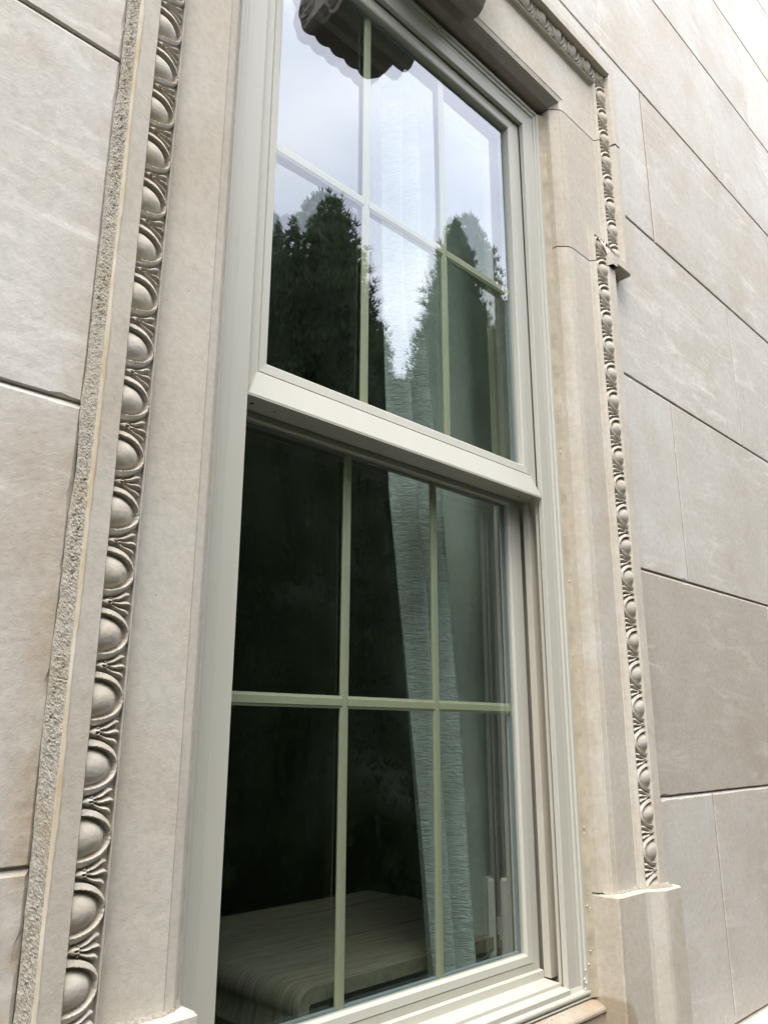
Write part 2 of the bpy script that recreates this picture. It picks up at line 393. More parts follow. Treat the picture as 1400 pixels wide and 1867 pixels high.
ribbon(mb, 1.6985, .455, 1.03, .0035, YW + .0022); ribbon(mb, 1.717, -.72, -.14, .006, YW + .0022); ribbon(mb, 2.30, 2.25, 2.80, .004, YW + .0022); ribbon(mb, 2.327, 1.04, 1.66, .005, YW + .0022)
W(mb, 'smeared_mortar', 'smear')
mb = MB()  # water table below
mb.prism([(YW + .05, -1.305), (YW - .006, -1.309), (YW - .105, -1.35), (YW - .115, -1.365), (YW - .11, -1.42), (YW - .06, -1.45), (YW + .05, -1.45)], .79, 7.2)
mb.prism([(YW + .05, -1.305), (YW - .006, -1.309), (YW - .105, -1.35), (YW - .115, -1.365), (YW - .11, -1.42), (YW - .06, -1.45), (YW + .05, -1.45)], -4.2, -.79)
W(mb, 'water_table', 'wall')

# ------------------------------------------------------------ carved stone window surround
sur = empty('window_surround', (0, -.06, -1.3), 'carved limestone architrave with egg and dart moulding, eared head and plinth blocks', 'window surround')
def S(mb, name, mat, smooth=False, auto=None): return W(mb, name, mat, smooth, auto, parent=sur)
Z0, Z2, Z1 = -.917, .749, 1.2145
YF = -.0645
OPN = .534
ZT = 1.219           # soffit height
ZE = .852            # ear
ZB = 1.42            # bead line of the head
inner = [(0, .02), (0, -.0370), (.0015, -.0392), (.0185, -.0560), (.0215, -.0572), (.0225, -.0605), (.0370, -.0634), (.0378, -.0630), (.0384, -.0633), (.0390, YF), (.0392, YF)]
beadp = [(-.0001, YF), (.001, -.0662), (.0032, -.0678), (.0045, -.0668), (.0052, -.0668), (.0075, -.0745), (.0112, -.0795), (.0130, -.0800), (.0134, -.072)]
filp = [(.0570, -.066), (.0590, -.0800), (.0600, -.0893), (.0615, -.0912), (.0920, -.0945), (.0940, -.0932), (.0948, -.0885), (.0950, YW + .01)]
filp_ear = [(.0570, -.066), (.0590, -.0800), (.0605, -.0900), (.0635, -.1000), (.0650, -.1045), (.0890, -.1050), (.0920, -.1030), (.0935, -.0980), (.0940, YW + .01)]
gap = .0016
def seg(path_in, path_out, fas, name, mirror, fp):
    mb = MB()
    sweep(mb, inner, path_in, 1, False, mirror)
    sweep(mb, beadp, path_out, 1, False, mirror); sweep(mb, fp, path_out, 1, False, mirror)
    # bed behind the carving
    sweep(mb, [(.0132, -.0735), (.0588, -.079)], path_out, 1, False, mirror)
    for q in fas:
        v = [((-x if mirror else x), YF, z) for x, z in q]; idx = tuple(range(len(q)))
        mb.add(v, [idx if not mirror else idx[::-1]])
    # stone behind the joint faces
    return mb
FI = OPN + .0390
for mirror in (False, True):
    # travel upward on the right side, outward (larger x) is on the right of travel
    mb = seg([(OPN, Z0), (OPN, Z2 - gap)], [(.66, Z0), (.66, Z2 - gap)], [[(FI, Z0), (.6601, Z0), (.6601, Z2 - gap), (FI, Z2 - gap)]], 'j', mirror, filp)
    S(mb, 'jamb_moulding', 'trim')
    mb = seg([(OPN, Z2 + gap), (OPN, Z1 - gap)], [(.66, Z2 + gap), (.66, ZE), (.74, ZE), (.74, Z1 - gap)],
             [[(FI, Z2 + gap), (.6601, Z2 + gap), (.6601, ZE), (.7401, ZE), (.7401, Z1 - gap), (FI, Z1 - gap)]], 'e', mirror, filp_ear)
    S(mb, 'ear_moulding', 'trim')
mb = MB()
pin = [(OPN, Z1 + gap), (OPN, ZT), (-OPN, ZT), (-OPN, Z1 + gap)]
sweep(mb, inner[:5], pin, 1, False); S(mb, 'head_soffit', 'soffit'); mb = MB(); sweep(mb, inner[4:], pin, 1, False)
# going up the right side then left: outward is on the right of travel
pout = [(.74, Z1 + gap), (.74, ZB), (-.74, ZB), (-.74, Z1 + gap)]
filp_head = [(.0570, -.066), (.0585, -.0800), (.0600, -.0890), (.0610, -.1025), (.0630, -.1060), (.0890, -.1065), (.0920, -.1040), (.0935, -.0980), (.0940, YW + .01)]
sweep(mb, beadp, pout, 1, False); sweep(mb, filp_head, pout, 1, False); sweep(mb, [(.0132, -.0735), (.0588, -.079)], pout, 1, False)
a = FI; t = ZT + .039
mb.add([(a, YF, Z1 + gap), (.7401, YF, Z1 + gap), (.7401, YF, ZB + .0001), (a, YF, t)], [(0, 1, 2, 3)])
mb.add([(-a, YF, Z1 + gap), (-.7401, YF, Z1 + gap), (-.7401, YF, ZB + .0001), (-a, YF, t)], [(3, 2, 1, 0)])
mb.add([(a, YF, t), (.7401, YF, ZB + .0001), (-.7401, YF, ZB + .0001), (-a, YF, t)], [(0, 1, 2, 3)])
S(mb, 'head_moulding', 'trim')
mb = MB()  # backing stone behind joints
for sx in (-1, 1):
    x0, x1 = sorted((sx * (OPN + .004), sx * .80)); 
    mb.box((x0, -.030, Z0 - .3), (x1, .0, ZB + .1)); 
    x0, x1 = sorted((sx * .575, sx * .80)); mb.box((x0, -.055, Z0 - .2), (x1, -.031, ZB + .08))
mb.box((-.53, -.030, ZT + .01), (.53, .0, ZB + .1)); mb.box((-.574, -.055, ZT + .045), (.574, -.031, ZB + .08))
S(mb, 'joint_bed', 'jointfill')

# egg and dart: a carved height field over the ovolo
PITCH = .0828
EW = .0475
def sst(a, b, x):
    t = max(0., min(1., (x - a) / (b - a))); return t * t * (3 - 2 * t)
def carve(u, v):
    """u = distance along from an egg centre (-PITCH/2..PITCH/2), v = distance from the fillet towards the bead (0..EW)"""
    U = abs(u); H = PITCH / 2; v = v * .975
    re = math.hypot(U / .0225, v / .0385)
    ri = math.hypot(U / .0246, v / .0408); ro = math.hypot(U / .0362, v / .0470)
    if re < 1: return -.0035 + .0138 * (1 - re * re) ** .55
    if ri < 1: return -.0048
    if ro < 1:
        k = (ri - 1) / max(1e-6, (1 - ro) + (ri - 1))
        return -.0055 + .0135 * sst(0, .16, k) * sst(1, .80, k) - .0022 * sst(.15, .9, k)
    du = H - U; x = du * (1 if u > 0 else -1); y = v
    h = -.0065
    w0 = .0012 + .0040 * sst(0, .010, y) * sst(.020, .008, y)
    h = max(h, -.0065 + .0140 * sst(w0 * 1.5, w0 * .5, abs(x)) * sst(.022, .013, y))
    r = math.hypot(x, y - .006); ang = math.atan2(x, max(.0003, y - .006))
    if y > .008:
        c = math.cos(ang * 17.0 + .5 * math.sin(r * 260)); tip = sst(.0415, .0365, r + .003 * (1 - c))
        cut = .5 + .5 * sst(-.8, -.1, c); ridge = .5 + .5 * c
        h = max(h, -.0065 + (.0082 + .0052 * ridge) * tip * cut * sst(.0, .006, y - .007))
    if abs(x) < .0016 and .0095 < y < .0135: h = -.001
    return h
def egg_band(mb, mapf, u0, u1, m0, m1, phase, nv=34, du=.0012):
    """u runs from u0 to u1; end mitres u >= u0+m0*off, u <= u1+m1*off; mapf(u, off, y) -> xyz"""
    lo = u0 + min(0, m0 * .064); hi = u1 + max(0, m1 * .064); n = int((hi - lo) / du)
    A = (.0128, -.0735); B = (.0600, -.0790)
    L = math.hypot(B[0] - A[0], B[1] - A[1]); nx, ny = (B[1] - A[1]) / L, -(B[0] - A[0]) / L
    vs = []; 
    for i in range(n + 1):
        u = lo + (hi - lo) * i / n
        k = round((u - phase) / PITCH); uu = (u - phase - k * PITCH); rk = noise.noise((k * 7.31, phase * 9, 2.2)); uu = uu * (1 + .05 * rk * max(0, 1 - abs(uu) / (PITCH / 2))) + .0006 * rk * max(0, 1 - abs(uu) / (PITCH / 2))
        for j in range(nv + 1):
            t = j / nv * 1.16; v = max(0, (1 - t) * EW)
            bulge = .0030 * math.sin(math.pi * min(1, t))
            jit = .0005 * noise.noise((u * 60, v * 60, k * 3.1))
            wu = .0007 * noise.noise((u * 25 + k * 5.7, v * 30, 7)); wv = .0009 * noise.noise((u * 30, v * 25 + k * 3.3, 17))
            h = carve(uu + wu, max(0, v + wv)) + jit + bulge + .00022 * noise.noise((u * 190, v * 190, 3)) - .005 * max(0, noise.noise((u * 55, v * 55, 11)) - .60)
            if t < .05: h = h * t / .05
            off = min(.0600, A[0] + (B[0] - A[0]) * t + nx * h); y = A[1] + (B[1] - A[1]) * t + ny * h
            ob = A[0] + (B[0] - A[0]) * t
            uc = min(max(u, u0 + m0 * ob), u1 + m1 * ob)
            vs.append(mapf(uc, off, y))
    f = []
    for i in range(n):
        for j in range(nv):
            a = i * (nv + 1) + j; f.append((a, a + 1, a + nv + 2, a + nv + 1))
    mb.add(vs, f)
for sx, ph in ((1, -.8402), (-1, -.863)):
    mb = MB(); egg_band(mb, lambda u, o, y: (sx * (.66 + o), y, u), Z0, ZE, 0, -1, ph)
    S(mb, 'egg_and_dart_band', 'carv', True, 50)
    mb = MB()
    egg_band(mb, lambda u, o, y: (sx * u, y, ZE - o), .66, .74, 1, 1, .742)
    egg_band(mb, lambda u, o, y: (sx * (.74 + o), y, u), ZE, ZB, -1, 1, .905)
    S(mb, 'ear_egg_and_dart_band', 'carv', True, 50)
mb = MB(); egg_band(mb, lambda u, o, y: (u, y, ZB + o), -.74, .74, -1, 1, .045)
S(mb, 'head_egg_and_dart_band', 'carv', True, 50)

# plinth blocks at the feet of the jambs
for sx in (1, -1):
    mb = MB()
    ZP = -.920
    pr = [(.5345, .01), (.5345, -.083), (.537, -.0865), (.652, -.0885), (.665, -.093), (.695, -.112), (.705, -.1150), (.772, -.1170), (.775, -.114), (.785, YW + .012)]
    pr = [(sx * x, y) for x, y in pr]
    ins = [(sx * (abs(x) + (.003 if i < 3 else (-.003 if i > 7 else 0))), y + .0035) for i, (x, y) in enumerate(pr)]
    n = len(pr)
    v = [(x, y, -2.2) for x, y in pr] + [(x, y, ZP - .004) for x, y in pr] + [(x, y, ZP) for x, y in ins]
    f = []
    for k in range(2):
        for i in range(n - 1):
            a = k * n + i; q = (a, a + 1, a + n + 1, a + n); f.append(q if sx < 0 else q[::-1])
    f.append(tuple(range(2 * n, 3 * n)))
    mb.add(v, f); S(mb, 'plinth_block', 'trim')
    # crumbling mortar bed between plinth block and jamb
    mb = MB(); cols = []
    outl = [(.538, -.045), (.556, -.060), (.575, -.067), (.61, -.0675), (.655, -.069), (.672, -.083), (.70, -.096), (.72, -.104), (.75, -.106), (.755, -.075)]
    pts = []
    for (x0, y0), (x1, y1) in zip(outl, outl[1:]):
        for k in range(10): pts.append((x0 + (x1 - x0) * k / 10, y0 + (y1 - y0) * k / 10))
    for i, (x, y) in enumerate(pts):
        d = .0045 * noise.noise((x * 70, 3, 1)) + .003 * noise.noise((x * 220, 8, 1))
        h = .003 + .0025 * noise.noise((x * 90, 1, 5))
        cols.append([(sx * x, y - .004 + d, ZP + .0005), (sx * x, y - .001 + d, ZP + .0005 + h * .7), (sx * x, y + .006, ZP + .004 + h), (sx * x, y + .03, ZP + .007)])
    vv = [q for c in cols for q in c]; f = []
    for i in range(len(cols) - 1):
        for j in range(3): a = i * 4 + j; q = (a, a + 1, a + 5, a + 4); f.append(q if sx < 0 else q[::-1])
    mb.add(vv, f); S(mb, 'crumbling_mortar_bed', 'mortar')

# rough mortar and stained sealant down the outer edge of the left jamb
mb = MB(); zz = -.92; rows = []; st = []
while zz < 1.50:
    pt = .45 + .9 * max(0, min(1, .5 + noise.noise((zz * 5, 2, 2)) * 1.3)); e = .0045 * noise.noise((zz * 3, 5, 2)) + .0036 * noise.noise((zz * 11, 5, 2)) + .0012 * noise.noise((zz * 60, 9, 2))
    row = []
    for j in range(13):
        t = j / 12
        x = -.7548 + (-.7652 + .7548 + e * .9) * t; y = -.0905 + (-.0628 + .0905) * t ** .95
        d = .0020 * noise.noise((zz * 90, t * 4, 3)) + .0026 * noise.noise((zz * 520, t * 20, 6))
        k = math.sin(math.pi * min(1, max(0, t))) * .75 + .25 * (1 - t)
        d *= pt
        row.append((x - d * k * .7, y - d * k, zz))
    rows.append(row); zz += .0022
v = [q for r in rows for q in r]; f = []
for i in range(len(rows) - 1):
    for j in range(12): a = i * 13 + j; f.append((a, a + 1, a + 14, a + 13))
mb.add(v, f); S(mb, 'rough_mortar_joint', 'mortar')
mb = MB(); zz = -.92; v = []
while zz < 1.50:
    a = .0030 + .0030 * noise.noise((zz * 7, 1, 9)) + .0018 * noise.noise((zz * 45, 1, 9))
    v += [(-.7525 + a, -.0943 - .00015, zz), (-.7530 + a * .5, -.0951, zz), (-.7545, -.0938, zz), (-.7552, -.086, zz)]; zz += .006
n = len(v) // 4; f = []
for i in range(n - 1):
    for j in range(3): k = i * 4 + j; f.append((k, k + 1, k + 5, k + 4))
mb.add(v, f); S(mb, 'stained_sealant_strip', 'stain')

# stone sill under the window
mb = MB()
mb.prism([(.03, -1.1285), (-.005, -1.1300), (-.036, -1.1440), (-.0385, -1.1475), (-.0385, -1.1520), (-.0350, -1.1555), (-.0350, -1.30), (.03, -1.30)], -.5343, .5343)
S(mb, 'stone_sill', 'dirtystone')

# ------------------------------------------------------------ console bracket over the window
con = empty('console_bracket', (0, -.06, 1.3), 'dark weathered carved stone scroll bracket in the middle of the window head', 'bracket')
prof = [(-.055, 1.255), (-.062, 1.225), (-.078, 1.206), (-.096, 1.203), (-.112, 1.214), (-.121, 1.235), (-.128, 1.256), (-.142, 1.262), (-.160, 1.255), (-.180, 1.250), (-.205, 1.252), (-.226, 1.264),
        (-.243, 1.285), (-.252, 1.312), (-.250, 1.34), (-.243, 1.362), (-.246, 1.385), (-.262, 1.41), (-.272, 1.44), (-.270, 1.475), (-.255, 1.505), (-.25, 1.53), (-.30, 1.56), (-.30, 1.60), (-.055, 1.60)]
mb = MB(); nxs = 44; X0, X1 = -.140, .128; n = len(prof)
def dens(pr, k=3):
    o = []
    for (a, b), (c, d) in zip(pr, pr[1:]):
        for i in range(k): o.append((a + (c - a) * i / k, b + (d - b) * i / k))
    o.append(pr[-1]); return o
prof = dens(prof, 3); n = len(prof); v = []
for i in range(nxs + 1):
    t = i / nxs; x = X0 + (X1 - X0) * t
    for j, (y, z) in enumerate(prof):
        front = max(0, min(1, (-y - .10) / .06)) * max(0, min(1, (1.50 - z) / .05))
        lob = abs(math.sin(t * math.pi * 5)); lob2 = .5 + .5 * math.cos(j * .9)
        d = (.007 * lob + .004 * lob2 * lob) * front
        edge = .008 * (1 - min(1, min(t, 1 - t) * 14)) * front
        cy, cz = -.15, 1.37; L = math.hypot(y - cy, z - cz) + 1e-6
        k = d - edge
        v.append((x, y + (y - cy) / L * k, z + (z - cz) / L * k))
f = []
for i in range(nxs):
    for j in range(n - 1): a = i * n + j; f.append((a, a + n, a + n + 1, a + 1))
f.append(tuple(range(n))); f.append(tuple(range(nxs * n, (nxs + 1) * n))[::-1])
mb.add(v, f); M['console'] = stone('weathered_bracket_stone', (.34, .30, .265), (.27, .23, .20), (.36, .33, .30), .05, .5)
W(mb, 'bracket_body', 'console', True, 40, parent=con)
for sx, x in ((1, X1), (-1, X0)):     # scroll eyes on both cheeks
    for (cy, cz, R, turns) in ((-.205, 1.305, .040, 2.0), (-.098, 1.245, .026, 1.6)):
        mb = MB(); K = 70; ring = 8; vv = []
        for i in range(K + 1):
            t = i / K; an = t * turns * 2 * math.pi; r = R * (1 - .82 * t); w_ = .0055 * (1 - .45 * t)
            for q in range(ring):
                b_ = q / ring * 2 * math.pi
                rr = r + w_ * math.cos(b_)
                vv.append((x + sx * (.001 + max(-.004, w_ * math.sin(b_))), cy + rr * math.cos(an), cz + rr * math.sin(an)))
        ff = [(i * ring + q, i * ring + (q + 1) % ring, (i + 1) * ring + (q + 1) % ring, (i + 1) * ring + q) for i in range(K) for q in range(ring)]
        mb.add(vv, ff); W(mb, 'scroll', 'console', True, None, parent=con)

# ------------------------------------------------------------ the sash window
win = empty('sash_window', (0, 0, -1.13), 'sage and cream double hung window with six divided lights in each sash', 'window')
def V(mb, name, mat, parent=win, smooth=False, auto=None):
    mb.v = [(x, y, z + 1.13) for x, y, z in mb.v]
    o = mb.out(name, mat, None, smooth, auto); o.parent = parent; return o
A = .45; ZTOP = 1.135
frame = MB()
fp = [(.030, .13), (.030, .013), (.0, .0125), (.0, .0008), (.0012, -.0004), (.034, -.0006), (.0354, -.0012), (.0364, -.0012), (.0374, -.0006), (.0468, -.0012), (.0482, -.0052), (.0500, -.0060), (.0565, -.0060), (.0578, -.0094), (.0596, -.0106), (.0665, -.0106), (.068, -.0092), (.068, .13)]
sweep(frame, fp, [(A, -1.112), (A, ZTOP), (-A, ZTOP), (-A, -1.112)], 1, True)
fo = V(frame, 'frame', 'vinyl')
mb = MB()   # frame sill: riser, sloping tread, drip nose
nose = [(-.005 - .0075 * math.sin(a_), -1.1175 + .0068 * math.cos(a_)) for a_ in [i * math.pi / 8 for i in range(9)]]
mb.prism([(.13, -1.062), (.064, -1.0745), (.0615, -1.0752), (.0612, -1.0905), (.0200, -1.0925), (.0190, -1.0915), (.0182, -1.0922), (.0180, -1.0985), (-.0045, -1.1005), (-.0052, -1.1015), (-.0052, -1.1105)] + nose + [(-.006, -1.1255), (-.0115, -1.1265), (-.0115, -1.1285), (.13, -1.1295)], -.4495, .4495)
V(mb, 'sill', 'vinyl')
mb = MB()
mb.prism([(.0, -1.1005), (-.0048, -1.1105)] + nose + [(-.006, -1.1255), (-.0115, -1.1265), (-.0115, -1.1285), (.02, -1.1290), (.02, -1.1005)], .4496, .522)
mb.prism([(.0, -1.1005), (-.0048, -1.1105)] + nose + [(-.006, -1.1255), (-.0115, -1.1265), (-.0115, -1.1285), (.02, -1.1290), (.02, -1.1005)], -.522, -.4496)
V(mb, 'sill_horn', 'vinyl')
for sx in (1, -1):
    for (y0, y1, zb) in ((.0432, .0614, -1.088), (.0165, .0236, -1.0965)):
        mb = MB(); x0, x1 = sorted((sx * .4505, sx * .479)); mb.box((x0, y0, zb), (x1, y1, 0.02 if y0 > .04 else -.0015)); V(mb, 'track_fin', 'vinyl_dirty')
    mb = MB(); x0, x1 = sorted((sx * .4785, sx * .495)); mb.box((x0, .0136, -1.1), (x1, .129, 1.14)); V(mb, 'jamb_liner', 'vinyl_dirty')
# interior casing and liner
mb = MB()
for sx in (1, -1):
    x0, x1 = sorted((sx * .447, sx * .56)); mb.box((x0, .1302, -1.16), (x1, .150, 1.22))
mb.box((-.447, .1302, 1.125), (.447, .150, 1.22)); mb.box((-.447, .1302, -1.16), (.447, .150, -1.072))
V(mb, 'interior_casing', 'casing')

def ringsash(rings, name, parent, mat='vinyl'):
    """rings: (xl, xr, zb, zt, y)"""
    v = []; f = []
    for (xl, xr, zb, zt, y) in rings: v += [(xl, y, zb), (xr, y, zb), (xr, y, zt), (xl, y, zt)]
    for k in range(len(rings) - 1):
        for i in range(4):
            j = (i + 1) % 4; f.append((k * 4 + i, k * 4 + j, (k + 1) * 4 + j, (k + 1) * 4 + i))
    mb = MB(); mb.add(v, f); return V(mb, name, mat, parent)
def pane(name, mat, parent, x0, x1, z0, z1, y, bow, nx=28, nz=56):
    v = []; cx, cz = (x0 + x1) / 2, (z0 + z1) / 2
    for j in range(nz + 1):
        for i in range(nx + 1):
            x = x0 + (x1 - x0) * i / nx; z = z0 + (z1 - z0) * j / nz
            a_ = 1 - ((x - cx) / (x1 - cx)) ** 2; b_ = 1 - ((z - cz) / (z1 - cz)) ** 2
            v.append((x, y + bow * a_ * (.55 + .45 * b_) , z))
    f = [(j * (nx + 1) + i, j * (nx + 1) + i + 1, (j + 1) * (nx + 1) + i + 1, (j + 1) * (nx + 1) + i) for j in range(nz) for i in range(nx)]
    mb = MB(); mb.add(v, f); return V(mb, name, mat, parent, True)
def grille(parent, xs, zt, z0, z1, x0, x1, y, hz):
    """flat bars with stepped edges held between the panes"""
    W_ = .0205; c = .0045
    def bar(mb, a, b, horiz, w):
        h = w / 2; d0, d1 = .0025, .0045
        pr = [(-h, .0025), (-h, -.0010), (-h + c, -.0022), (-h + c + .0006, -.0035), (h - c - .0006, -.0035), (h - c, -.0022), (h, -.0010), (h, .0025)]
        if horiz: mb.add([(p_, y + q, zt - hz / 2 + s) for p_ in (a, b) for s, q in pr], [(i, (i + 1) % 8, (i + 1) % 8 + 8, i + 8) for i in range(8)] + [tuple(range(8))[::-1], tuple(range(8, 16))])
        else: mb.prism([(b + s, y + q) for s, q in pr], z0, z1, 'z')
    for x in xs:
        mb = MB(); bar(mb, None, x, False, W_); V(mb, 'grille_bar', 'grille', parent)
    ed = [x0] + [q for x in xs for q in (x - W_ / 2 + .0035, x + W_ / 2 - .0035)] + [x1]
    for k in range(0, len(ed), 2):
        mb = MB(); bar(mb, ed[k], ed[k + 1], True, hz); V(mb, 'grille_bar', 'grille', parent)
# upper sash (outer track)
zb, zt = .0005, ZTOP - .0005
us = ringsash([(-.4485, .4485, zb, zt, .055), (-.4485, .4485, zb, zt, .0165), (-.447, .447, zb + .002, zt - .002, .0150), (-.4215, .4215, .0555, zt - .017, .0150), (-.4205, .4205, .0565, zt - .018, .0172),
          (-.4200, .4200, .0570, zt - .0185, .0172), (-.4190, .4190, .0580, zt - .0195, .0140), (-.4030, .4030, .0765, zt - .0325, .0160), (-.4000, .4000, .0790, zt - .0355, .0185), (-.3995, .3995, .0795, zt - .036, .0560)], 'upper_sash', win)
mb = MB()   # projecting nose of the meeting rail with mitred ends
v = []
for (x, y, z) in [(.4485, .0010, .0010), (.4470, .0006, .0030), (.4225, .0120, .0545), (.4225, .0149, .0550), (.4485, .0149, .0010), (.4488, .0590, .0000)]: v += [(-x, y, z), (x, y, z)]
mb.add(v, [(0, 1, 3, 2), (2, 3, 5, 4), (4, 5, 7, 6), (0, 2, 4, 6, 8), (1, 9, 7, 5, 3)])
mb.box((-.4486, .0010, -.0012), (.4486, .0585, .0009))
V(mb, 'meeting_rail_nose', 'vinyl', us)
mb = MB()
for (x, y, r_) in ((-.420, .030, .0042), (-.368, .031, .0026), (.395, .032, .0028), (.432, .02, .0022), (.441, .024, .0020)):
    n = 12; mb.add([(x + r_ * math.cos(i * math.tau / n), y + r_ * math.sin(i * math.tau / n), -.0016) for i in range(n)], [tuple(range(n))[::-1]])
V(mb, 'drain_hole', 'dark', us)
pane('outer_pane', 'glass_out', us, -.401, .401, .078, zt - .035, .0310, .0)
pane('inner_pane', 'glass_in', us, -.401, .401, .078, zt - .035, .0520, -.0050)
grille(us, (-.1333, .1333), .5864, .079, zt - .036, -.3995, .3995, .0400, .0245)
# lower sash (inner track)
zb, zt = -1.0745, .040
ls = ringsash([(-.4492, .4492, zb, zt, .1005), (-.4492, .4492, zb, zt, .0725), (-.4478, .4478, zb + .0015, zt - .002, .0705), (-.4230, .4230, -1.0580, .004, .0690), (-.4222, .4222, -1.0572, .003, .0712), (-.4218, .4218, -1.0568, .0026, .0712),
          (-.4208, .4208, -1.0560, .002, .0680), (-.4040, .4040, -1.0415, -.010, .0690), (-.4000, .4000, -1.0370, -.0125, .0735), (-.3995, .3995, -1.0365, -.013, .1005)], 'lower_sash', win)
pane('outer_pane', 'glass_out', ls, -.401, .401, -1.038, -.012, .0775, .0)
pane('inner_pane', 'glass_in', ls, -.401, .401, -1.038, -.012, .0985, -.0050)
grille(ls, (-.1333, .1333), -.5038, -1.0365, -.013, -.3995, .3995, .0873, .0235)
for par, (z0, z1, y) in ((us, (.079, ZTOP - .0365, .0415)), (ls, (-1.0367, -.0128, .0880))):
    mb = MB()
    for sx in (1, -1):
        x0, x1 = sorted((sx * .3960, sx * .3993)); mb.box((x0, y - .004, z0), (x1, y + .0065, z1))
    mb.box((-.3959, y - .004, z0), (.3959, y + .0065, z0 + .0035)); mb.box((-.3959, y - .004, z1 - .0035), (.3959, y + .0065, z1))
    V(mb, 'glass_spacer', 'spacer', par)
# caulk between frame and stone
for sx in (1, -1):
    mb = MB(); v = []; zz = -1.128
    while zz < 1.205:
        a_ = .0022 * noise.noise((zz * 20, sx, 2)); b_ = .0015 * noise.noise((zz * 75, sx, 5))
        v += [(sx * .5145, -.0090, zz), (sx * .5195, -.0126 + b_, zz), (sx * (.5285 + b_), -.0150 + a_, zz), (sx * .5345, -.0215 + a_, zz)]; zz += .007
    n = len(v) // 4; f = []
    for i in range(n - 1):
        for j in range(3): k = i * 4 + j; q = (k, k + 1, k + 5, k + 4); f.append(q if sx < 0 else q[::-1])
    mb.add(v, f); V(mb, 'caulk_joint', 'caulk' if sx > 0 else 'blob', win, True)
mb = MB()
def blobm(mb, c, r):
    t = (1 + 5 ** .5) / 2
    vs = [(-1, t, 0), (1, t, 0), (-1, -t, 0), (1, -t, 0), (0, -1, t), (0, 1, t), (0, -1, -t), (0, 1, -t), (t, 0, -1), (t, 0, 1), (-t, 0, -1), (-t, 0, 1)]
    fs = [(0, 11, 5), (0, 5, 1), (0, 1, 7), (0, 7, 10), (0, 10, 11), (1, 5, 9), (5, 11, 4), (11, 10, 2), (10, 7, 6), (7, 1, 8), (3, 9, 4), (3, 4, 2), (3, 2, 6), (3, 6, 8), (3, 8, 9), (4, 9, 5), (2, 4, 11), (6, 2, 10), (8, 6, 7), (9, 8, 1)]
    L = math.sqrt(1 + t * t); mb.add([(c[0] + x / L * r, c[1] + y / L * r, c[2] + z / L * r * 1.2) for x, y, z in vs], fs)
for i in range(48):
    z = random.choice((random.uniform(-1.12, -.7), random.uniform(-1.0, .3), random.uniform(-.2, .2)))
    blobm(mb, (random.uniform(.519, .531), -.0155, z), random.choice((random.uniform(.0005, .0011), random.uniform(.0008, .0018))))
for i in range(26): blobm(mb, (.4488 - random.uniform(0, .004), random.choice((.0145, .0700, .0705)), random.uniform(-1.0, -.05) if i % 2 else random.uniform(.1, .9)), random.uniform(.0006, .0013))
for i in range(8): blobm(mb, (-.447 + random.uniform(-.001, .004), .0145, random.choice((random.uniform(.085, .16), random.uniform(.3, .6)))), random.uniform(.0010, .0020))
for i in range(5): blobm(mb, (random.uniform(.495, .517), -.0110, random.uniform(-1.11, -1.06)), random.uniform(.0015, .0028))
for i in range(20): blobm(mb, (random.uniform(.1, .51), -.0125 - random.uniform(0, .015), -1.1325 - random.uniform(0, .002)), random.uniform(.0007, .0018))
V(mb, 'caulk_lumps', 'blob', win, True)

# ------------------------------------------------------------ room behind the glass
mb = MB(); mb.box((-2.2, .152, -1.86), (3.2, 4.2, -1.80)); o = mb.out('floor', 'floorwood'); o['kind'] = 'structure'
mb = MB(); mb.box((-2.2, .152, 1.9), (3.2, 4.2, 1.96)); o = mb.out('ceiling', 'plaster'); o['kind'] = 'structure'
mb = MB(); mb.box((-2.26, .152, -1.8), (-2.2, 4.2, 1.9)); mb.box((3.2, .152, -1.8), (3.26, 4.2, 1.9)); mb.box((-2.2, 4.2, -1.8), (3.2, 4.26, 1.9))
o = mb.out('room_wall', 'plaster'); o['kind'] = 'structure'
# table
tab = empty('table', (.33, .54, -1.80), 'weathered grey plank table with a rolled left end just inside the window', 'table')
TX0, TX1, TY0, TY1, TZ, TH = -.077, .735, .222, .862, -1.040, .027
def arc(cx, cz, r, a0, a1, n): return [(cx + r * math.cos(a0 + (a1 - a0) * i / n), cz + r * math.sin(a0 + (a1 - a0) * i / n)) for i in range(n + 1)]
R_ = .036
nb = 5; wdt = (TY1 - TY0) / nb
for i in range(nb):
    y0 = TY0 + wdt * i + .0015; y1 = TY0 + wdt * (i + 1) - .0015
    x1 = TX1 - (.0, .02, .0, .03, .05)[i]; x0 = TX0; TZ = -1.040 - (0, .0022, .0004, .0026, .0008)[i]
    top = [(x1, TZ)] + arc(x0, TZ - R_, R_, math.pi / 2, math.radians(205), 8) + [(x0 - R_ - .006, TZ - R_ - .055)]
    bot = [(x0 - R_ + .012, TZ - R_ - .055)] + arc(x0, TZ - R_, R_ - TH, math.radians(205), math.pi / 2, 8) + [(x1, TZ - TH)]
    pts = top + bot; m_ = len(pts)
    mb = MB(); mb.v = [(x - .33, y0 - .54, z + 1.80) for x, z in pts] + [(x - .33, y1 - .54, z + 1.80) for x, z in pts]
    mb.f = [(k, (k + 1) % m_, (k + 1) % m_ + m_, k + m_) for k in range(m_)] + [tuple(range(m_))[::-1], tuple(range(m_, 2 * m_))]
    mb.out('plank', 'wood', tab, True, 35)
for (x, y) in ((-.03, .28), (-.03, .80), (.66, .28), (.66, .80)):
    mb = MB(); mb.box((x - .03 - .33, y - .03 - .54, 0), (x + .03 - .33, y + .03 - .54, TZ - TH + 1.80)); mb.out('leg', 'wood', tab)
